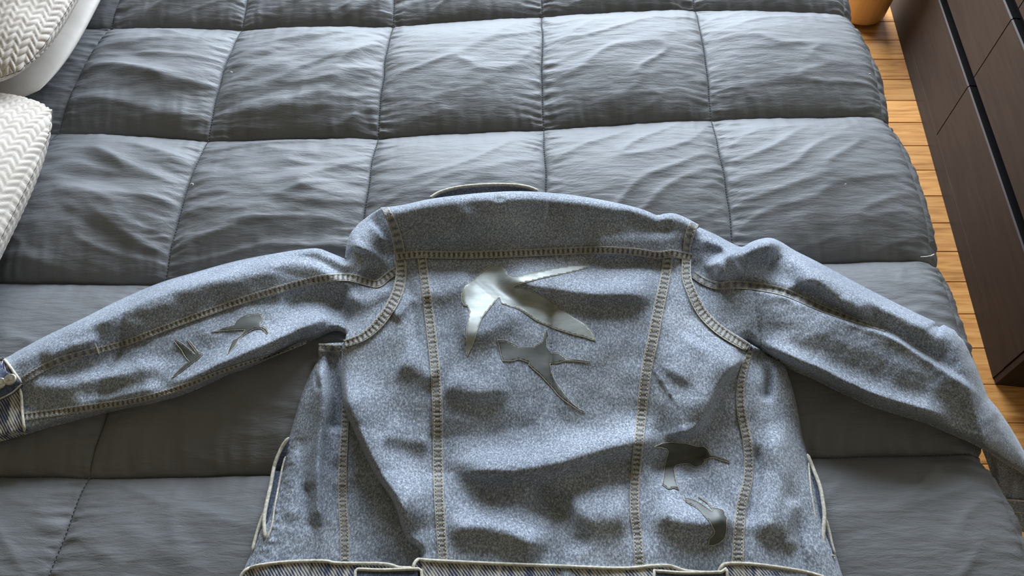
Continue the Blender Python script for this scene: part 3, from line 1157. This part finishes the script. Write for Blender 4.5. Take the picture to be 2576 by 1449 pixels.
# the right sleeve's end hangs over the foot of the bed
hang = chain(SP([(2470, 1112), (2530, 1150), (2576, 1178), (2640, 1215)]), SP([(2640, 1215), (2650, 1260), (2648, 1275)]),
             SP([(2648, 1275), (2600, 1262), (2560, 1258), (2522, 1256)]), SP([(2522, 1256), (2506, 1220), (2492, 1170), (2470, 1112)]))
cloth('sleeve_end', hang, H_cuffr, M['denim'], step=4, base=False)
cuffr = chain(SP([(2520, 1254), (2560, 1257), (2600, 1261), (2652, 1274)]), SP([(2652, 1274), (2655, 1310), (2650, 1345)]),
              SP([(2650, 1345), (2610, 1342), (2576, 1335), (2546, 1324), (2532, 1300), (2520, 1254)]))
cr_ = cloth('cuff', cuffr, lambda x, y: H_cuffr(x, y) + 0.004, M['denim'], step=4, base=False)
piping('cuff_edge', [(2521, 1256), (2560, 1259), (2600, 1263), (2650, 1276)], 0.0018, lambda x, y: H_cuffr(x, y) + 0.004, cr_, 0.001, False)
piping('cuff_seam', [(2530, 1283), (2556, 1288), (2600, 1293), (2650, 1303)], 0.0011, lambda x, y: H_cuffr(x, y) + 0.004, cr_, 0.0005, False, 'stitch')

# back of the body
yoke = chain(BODY, SP(YOKE_R), SP(SEAM_Y[::-1]), SP([(994, 646), (988, 605), (976, 562), (958, 522)]))
cloth('yoke', yoke, H_body, M['denim'])
cback = chain(SP([(1060, 640), (1100, 641), (1200, 641), (1350, 635), (1500, 629), (1600, 634), (1655, 642), (1681, 640)]), SP(SEAM_CR), [(1609, 1425), (1609, 1470), (1116, 1470)], SP(SEAM_CL[::-1]))
cloth('back_panel', cback, H_body, M['denim'])
lback = chain(SP([(994, 646), (1050, 640), (1060, 640)]), SP(SEAM_CL), [(1116, 1420), (1116, 1470), (1050, 1480)], SP(FOLD_L[::-1]), SP([(861, 862)] + ARM_L[1:-1] + [(994, 646)]))
cloth('side_back_panel', lback, H_body, M['denim'])
rback = chain(SP([(1681, 640), (1692, 638), (1740, 648)]), SP([(1740, 648)] + ARM_R[1:]), SP([(1890, 866), (1889, 880)]), SP(SEAM_SR), [(1855, 1424), (1855, 1470), (1609, 1470)], SP([(1609, 1470)] + SEAM_CR[::-1]))
cloth('side_back_panel', rback, H_body, M['denim'])
rside = chain(SP(SIDE_R[:-1]), [(2132, 1490), (1855, 1490)], SP([(1855, 1424)] + SEAM_SR[::-1][1:] + [(1890, 866)]))
cloth('side_panel', rside, H_body, M['denim'])


# felled seams
ribbon('yoke_seam', SEAM_Y, 19, H_body, M['seam'], thick=0.003)
ribbon('back_seam', SEAM_CL, [22, 24, 26, 26, 24], H_body, M['seam'])
ribbon('back_seam', SEAM_CR, [24, 28, 26, 24, 24], H_body, M['seam'])
ribbon('side_seam', SEAM_SR, [14, 22, 24, 26, 32], H_body, M['seam'])
ribbon('side_seam', SEAM_SL, [18, 22, 24], H_low, M['seam'])
ribbon('armhole_seam', [(866, 864), (888, 858), (920, 843), (953, 813), (982, 772), (1001, 732), (1009, 690), (1007, 655)], [18, 22, 26, 28, 28, 26], H_body, M['seam'], thick=0.003)
ribbon('armhole_seam', [(1727, 652), (1727, 696), (1738, 730), (1757, 771), (1776, 798), (1808, 828), (1848, 855), (1882, 874)], [24, 24, 26, 26, 26, 22], H_body, M['seam'], thick=0.003)
ribbon('shoulder_seam', [(969, 523), (987, 562), (1000, 605), (1006, 640)], [16, 22, 26, 28], H_body, M['seam_plain'])
ribbon('shoulder_seam', [(1746, 562), (1733, 595), (1727, 630)], [24, 22, 18], H_body, M['seam_plain'])
ribbon('sleeve_seam', [(998, 680), (978, 693), (952, 713), (930, 711), (900, 702), (870, 697), (830, 699), (780, 707), (700, 729), (620, 752), (550, 776), (480, 801), (400, 831), (320, 861), (245, 882)],
       [20, 20, 18, 16, 16], H_sl_fit, M['seam'])
ribbon('sleeve_seam', [(245, 880), (170, 900), (110, 925), (60, 955)], [16, 18, 18], H_sl_fit, M['seam_plain'])
ribbon('under_seam', [(770, 862), (700, 889), (640, 908), (560, 934), (480, 966), (400, 993), (330, 1010), (250, 1022), (150, 1036), (62, 1048)], [5, 10, 15, 17, 20], H_sl_fit, M['seam'])
ribbon('sleeve_seam', [(1744, 690), (1768, 706), (1802, 718), (1850, 716), (1900, 720), (1960, 731), (2000, 745), (2050, 768), (2100, 788), (2150, 805), (2228, 832)], [18, 20, 20, 18, 14, 5],
       H_sr_fit, M['seam_plain'])
piping('bar_tack', [(239, 864), (244, 878), (250, 892)], 0.0014, H_sl_fit, JK, 0.004)
ribbon('armpit_band', [(801, 874), (835, 876), (862, 876)], 20, H_low, M['seam_plain'])

# waistband with adjuster tabs
W1 = SP(WTOP)
wb = chain(W1, [(1040, 1429), (1040, 1560), (585, 1560)], SP([(585, 1560), (592, 1510), (600, 1470)]))
wbo = cloth('waistband', wb, H_wband, M['waist'], off=0.002)
piping('waistband_edge', WTOP, 0.0022, H_wband, wbo, 0.003)
W2 = SP(WTOP2)
wb = chain(W2, [(1812, 1436), (1818, 1560), (1030, 1560)], [(1030, 1560), (1036, 1436)])
wbo = cloth('waistband', wb, H_wband, M['waist'], off=0.0045)
piping('waistband_edge', WTOP2, 0.0022, H_wband, wbo, 0.0055)
W3 = SP(WTOP3)
wb = chain(W3, [(2125, 1475), (2140, 1560), (1806, 1560)], [(1806, 1560), (1806, 1440)])
wbo = cloth('waistband', wb, H_wband, M['waist'], off=0.003)
piping('waistband_edge', WTOP3, 0.0022, H_wband, wbo, 0.004)
for tp in ([(893, 1520), (894, 1437), (900, 1432), (960, 1434), (1052, 1431), (1060, 1436), (1062, 1520)],
           [(1646, 1525), (1646, 1444), (1655, 1437), (1720, 1441), (1815, 1439), (1828, 1434), (1832, 1525)]):
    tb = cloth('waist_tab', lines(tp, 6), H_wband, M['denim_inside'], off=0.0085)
    piping('tab_edge', tp, 0.002, H_wband, tb, 0.0092)

# collar standing up behind the yoke
ct = spline([(1082, 502), (1110, 486), (1160, 474), (1230, 468.5), (1290, 469), (1330, 475), (1352, 484)], 5)
cb = spline([(1082, 508), (1110, 506), (1160, 502), (1230, 499), (1290, 498), (1330, 497), (1352, 498)], 5)
nn = 60
ia = np.linspace(0, len(ct) - 1, nn)
ctp = np.stack([np.interp(ia, range(len(ct)), ct[:, k]) for k in (0, 1)], -1)
ib = np.linspace(0, len(cb) - 1, nn)
cbp = np.stack([np.interp(ib, range(len(cb)), cb[:, k]) for k in (0, 1)], -1)
tt = np.linspace(0, 1, 8)
CP = []
for k in range(nn):
    zt_, zb_ = 0.652, 0.628
    pt = np.array([*unproject(ctp[k, 0], ctp[k, 1], zt_), zt_])
    pb = np.array([*unproject(cbp[k, 0], cbp[k, 1], zb_), zb_])
    for t in tt:
        q = pt * t + pb * (1 - t)
        q[1] += 0.004 * math.sin(math.pi * t)
        CP.append(q)
CP = np.array(CP)
# give it the thickness of doubled denim and a base that reaches the bed
fr = CP.reshape(nn, 8, 3)
bk = fr.copy()
bk[:, :, 1] += 0.006
bk[:, 0, 2] = 0.609
sec = np.concatenate([fr, bk[:, ::-1]], 1)
col_f = []
k8 = 16
for i in range(nn - 1):
    for j in range(k8 - 1):
        a = i * k8 + j
        col_f.append((a, a + k8, a + k8 + 1, a + 1))
collar = mesh_obj('collar', sec.reshape(-1, 3) - JO, col_f, M['denim'], JK)
v, f = tube_vf(np.stack([fr[:, -1, 0], fr[:, -1, 1] + 0.003, fr[:, -1, 2]], -1) - JO, 0.0032, 8)
mesh_obj('collar_edge', v, f, M['cream'], collar)

# left cuff: metal buttons, open placket
cuffl = chain(SP([(-140, 945), (-60, 915), (10, 898)]), SP([(10, 898), (31, 928), (56, 964), (51, 976), (55, 1000), (58, 1040), (63, 1088)]),
              SP([(63, 1088), (0, 1105), (-70, 1122), (-140, 1140)]), [(-140, 1140), (-140, 945)])
H_cl = lambda x, y: H_sl_fit(x, y) * 0.9 + 0.002 + 0.002 * pn(x / 20.0, y / 30.0, 14)
cfo = cloth('cuff', cuffl, H_cl, M['waist'], off=0.003, step=4)
piping('cuff_edge', [(7, 899), (22, 918), (36, 938), (55, 964)], 0.0020, H_cl, cfo, 0.0042)
piping('cuff_edge', [(50, 976), (54, 1000), (56, 1035), (62, 1087)], 0.0020, H_cl, cfo, 0.0042)
fl = lines([(-60, 960), (-40, 945), (4, 925), (38, 948), (54, 966), (30, 988), (0, 1003), (-40, 1020)], 5)
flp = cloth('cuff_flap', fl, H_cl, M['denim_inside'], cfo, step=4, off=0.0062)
piping('flap_edge', [(54, 967), (30, 988), (0, 1003), (-40, 1020)], 0.0012, H_cl, flp, 0.007)
for (bx, by, br) in ((1, 966, 0.0085), (27, 956, 0.0085)):
    c = place(np.array([bx]), np.array([by]), H_cl, 0.007)[0]
    bv, bf = lathe([(br * .8, 0), (br, 0.001), (br, 0.0025), (br * .86, 0.004), (br * .7, 0.0036), (br * .35, 0.0042), (0.0006, 0.0046)], 24)
    bo = mesh_obj('button', bv, bf, M['metal'], flp)
    bo.location = Vector(c - JO)
    bo.rotation_euler = (0.12, 0.1, 0)
    bo['label'] = 'round brushed metal button'

# welt pockets at both sides
pk = lines([(727, 1101), (709, 1126), (692, 1169), (681, 1225), (671, 1270), (664, 1310), (668, 1354), (675, 1350), (684, 1322), (690, 1281), (699, 1233), (710, 1177), (720, 1140)], 5)
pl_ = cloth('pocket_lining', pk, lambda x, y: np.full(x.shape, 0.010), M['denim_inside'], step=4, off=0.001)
piping('pocket_welt', [(727, 1100), (709, 1125), (691, 1169), (680, 1225), (669, 1275), (664, 1310), (667, 1354)], 0.0026, lambda x, y: np.full(x.shape, 0.015), pl_, 0.001)
piping('pocket_edge', [(718, 1148), (710, 1177), (699, 1233), (690, 1281), (684, 1322), (672, 1355)], 0.0013, lambda x, y: np.full(x.shape, 0.017), pl_, 0.001)
piping('side_edge', [(676, 1262), (656, 1310), (645, 1345), (634, 1386)], 0.0022, lambda x, y: np.full(x.shape, 0.008), pl_, 0.001)
pk = lines([(2033, 1146), (2049, 1187), (2062, 1225), (2070, 1268), (2076, 1302), (2083, 1340), (2098, 1392), (2068, 1394), (2058, 1375), (2054, 1335), (2048, 1284), (2041, 1233), (2036, 1180)], 5)
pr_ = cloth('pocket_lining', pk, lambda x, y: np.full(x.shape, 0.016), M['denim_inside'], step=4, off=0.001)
piping('pocket_welt', [(2031, 1142), (2049, 1187), (2063, 1225), (2070, 1262), (2074, 1298), (2071, 1347), (2069, 1385)], 0.0026, lambda x, y: np.full(x.shape, 0.020), pr_, 0.001)
piping('pocket_edge', [(2034, 1164), (2040, 1233), (2048, 1284), (2054, 1335), (2058, 1376)], 0.0013, lambda x, y: np.full(x.shape, 0.022), pr_, 0.001)
piping('side_edge', [(2077, 1305), (2085, 1335), (2094, 1375), (2101, 1395)], 0.0022, lambda x, y: np.full(x.shape, 0.012), pr_, 0.001)
piping('bar_tack', [(2062, 1398), (2080, 1399), (2102, 1398)], 0.0018, lambda x, y: np.full(x.shape, 0.018), pr_, 0.001, True, 'stitch')


# bird silhouettes pressed on the denim
def bird(pts, ox, oy, sc, hfun, label, mat='bird'):
    P = lines([(ox + x / sc, oy + y / sc) for x, y in pts], 4)
    o = cloth('bird_print', P, hfun, M[mat], step=4.0, off=0.0012, skirt=0.0008)
    o['label'] = label
    W = place(P[:, 0], P[:, 1], hfun, 0.0012)
    v, f = tube_vf(np.vstack([W, W[:1]]) - JO, 0.0004, 4)
    mesh_obj('print_edge', v, f, M['cream'], o)


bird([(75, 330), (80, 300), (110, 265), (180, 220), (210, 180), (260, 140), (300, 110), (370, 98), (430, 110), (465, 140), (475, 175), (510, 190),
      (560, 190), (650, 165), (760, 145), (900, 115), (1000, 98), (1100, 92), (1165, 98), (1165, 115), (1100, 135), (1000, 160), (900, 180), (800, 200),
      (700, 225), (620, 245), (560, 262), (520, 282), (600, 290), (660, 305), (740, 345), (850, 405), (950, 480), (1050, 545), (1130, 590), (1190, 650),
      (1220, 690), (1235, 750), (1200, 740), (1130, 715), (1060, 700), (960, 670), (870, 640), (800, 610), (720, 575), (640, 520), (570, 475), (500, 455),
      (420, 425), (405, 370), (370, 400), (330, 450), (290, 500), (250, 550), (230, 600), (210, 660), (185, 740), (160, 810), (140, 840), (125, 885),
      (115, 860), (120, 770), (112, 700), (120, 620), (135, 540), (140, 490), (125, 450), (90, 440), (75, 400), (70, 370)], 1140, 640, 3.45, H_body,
     'large bird print high on the back, window reflection put into its colour', 'bird_lit')
bird([(380, 745), (440, 740), (500, 765), (570, 800), (640, 805), (700, 800), (730, 775), (775, 755), (785, 700), (800, 655), (815, 660), (828, 710),
      (810, 745), (808, 800), (830, 835), (860, 850), (910, 848), (950, 870), (985, 900), (1080, 913), (1195, 930), (1190, 938), (1060, 927), (960, 925),
      (910, 942), (840, 945), (850, 1010), (880, 1090), (920, 1150), (970, 1220), (1040, 1300), (1100, 1345), (1145, 1363), (1120, 1368), (1040, 1320),
      (960, 1265), (900, 1210), (870, 1170), (820, 1115), (780, 1070), (750, 1040), (690, 990), (655, 955), (660, 940), (620, 925), (570, 908), (510, 925),
      (430, 925), (415, 880), (405, 830), (395, 785)], 1140, 640, 3.45, H_body, 'grey hummingbird print in the middle of the back')
bird([(105, 190), (200, 150), (290, 140), (430, 150), (500, 165), (570, 185), (640, 185), (680, 215), (705, 262), (770, 280), (850, 308), (920, 342),
      (910, 354), (840, 337), (760, 307), (705, 300), (690, 315), (645, 322), (650, 350), (620, 385), (570, 405), (540, 400), (500, 375), (460, 365),
      (400, 370), (345, 385), (320, 425), (335, 500), (350, 580), (375, 645), (320, 625), (260, 640), (195, 590), (210, 520), (220, 420), (235, 330),
      (265, 240), (240, 210), (180, 195)], 1620, 1080, 4.261, H_body, 'dark hummingbird print low on the right of the back')
bird([(425, 735), (470, 735), (560, 765), (620, 800), (690, 850), (728, 880), (736, 855), (680, 792), (580, 722), (590, 716), (700, 795), (742, 840),
      (790, 845), (840, 860), (865, 890), (868, 925), (888, 945), (885, 1030), (880, 1110), (860, 1175), (800, 1225), (740, 1245), (690, 1245), (700, 1180),
      (750, 1125), (760, 1095), (740, 1055), (720, 1020), (700, 980), (660, 940), (600, 870), (540, 825), (480, 795), (440, 765)], 1620, 1080, 4.261, H_body,
     'small hummingbird print just above the waistband')
bird([(870, 490), (980, 470), (1050, 430), (1180, 400), (1250, 380), (1280, 310), (1350, 260), (1440, 210), (1530, 195), (1650, 190), (1710, 210),
      (1730, 260), (1710, 310), (1680, 350), (1690, 385), (1750, 400), (1800, 450), (1815, 500), (1790, 530), (1740, 470), (1690, 435), (1620, 435),
      (1540, 460), (1460, 510), (1390, 560), (1330, 620), (1300, 690), (1250, 750), (1170, 830), (1130, 870), (1150, 800), (1190, 700), (1215, 640),
      (1300, 600), (1380, 530), (1425, 455), (1300, 458), (1100, 468), (980, 485)], 400, 760, 6.5875, H_sl_fit, 'dark bird print on the sleeve nearer the shoulder')
bird([(250, 640), (290, 630), (380, 680), (450, 740), (530, 800), (600, 870), (620, 840), (560, 755), (500, 675), (465, 622), (485, 618), (560, 710),
      (640, 810), (690, 840), (730, 855), (680, 910), (600, 970), (560, 1000), (480, 1060), (380, 1140), (280, 1220), (210, 1250), (260, 1190), (360, 1090),
      (440, 1020), (505, 985), (450, 930), (410, 870), (370, 790), (300, 710)], 400, 760, 6.5875, H_sl_fit, 'dark bird print on the sleeve nearer the cuff')


# ------------------------------------------------------------ lint on the comforter
def lint(px, py, r, label, pts):
    X, Y = unproject(np.array([px]), np.array([py]), 0.615)
    z = comf_z(X, Y)
    X, Y = unproject(np.array([px]), np.array([py]), z + 0.002)
    v, f = tube_vf(np.array(pts) * r, 0.0009, 6)
    o = mesh_obj('lint_speck', v, f, M['lint'])
    o.location = (float(X[0]), float(Y[0]), float(z[0]) + 0.0045)
    tag(o, label, 'lint', 'white lint on the comforter')


curl = [(-1, 0, 0), (-.4, .5, .3), (.3, .3, .4), (.6, -.3, .2), (.2, -.7, 0)]
lint(485, 467, 0.004, 'white lint curl on the comforter right of the near knit pillow', curl)
lint(583, 185, 0.003, 'white lint curl on a seam in the rumpled far corner of the comforter', curl)
lint(2188, 190, 0.003, 'white lint fleck at the comforter edge nearest the wooden stand', curl[:3])
lint(2127, 467, 0.002, 'tiny white lint fleck on the comforter left of the foot edge', curl[:3])
lint(622, 1172, 0.006, 'white lint curl on the comforter left of the jacket waist', curl)
lint(2332, 647, 0.012, 'white thread lying on the seam at the foot edge above the right sleeve', [(-1, -.1, 0), (-.3, -.12, .1), (.4, 0, .1), (1, .35, 0)])
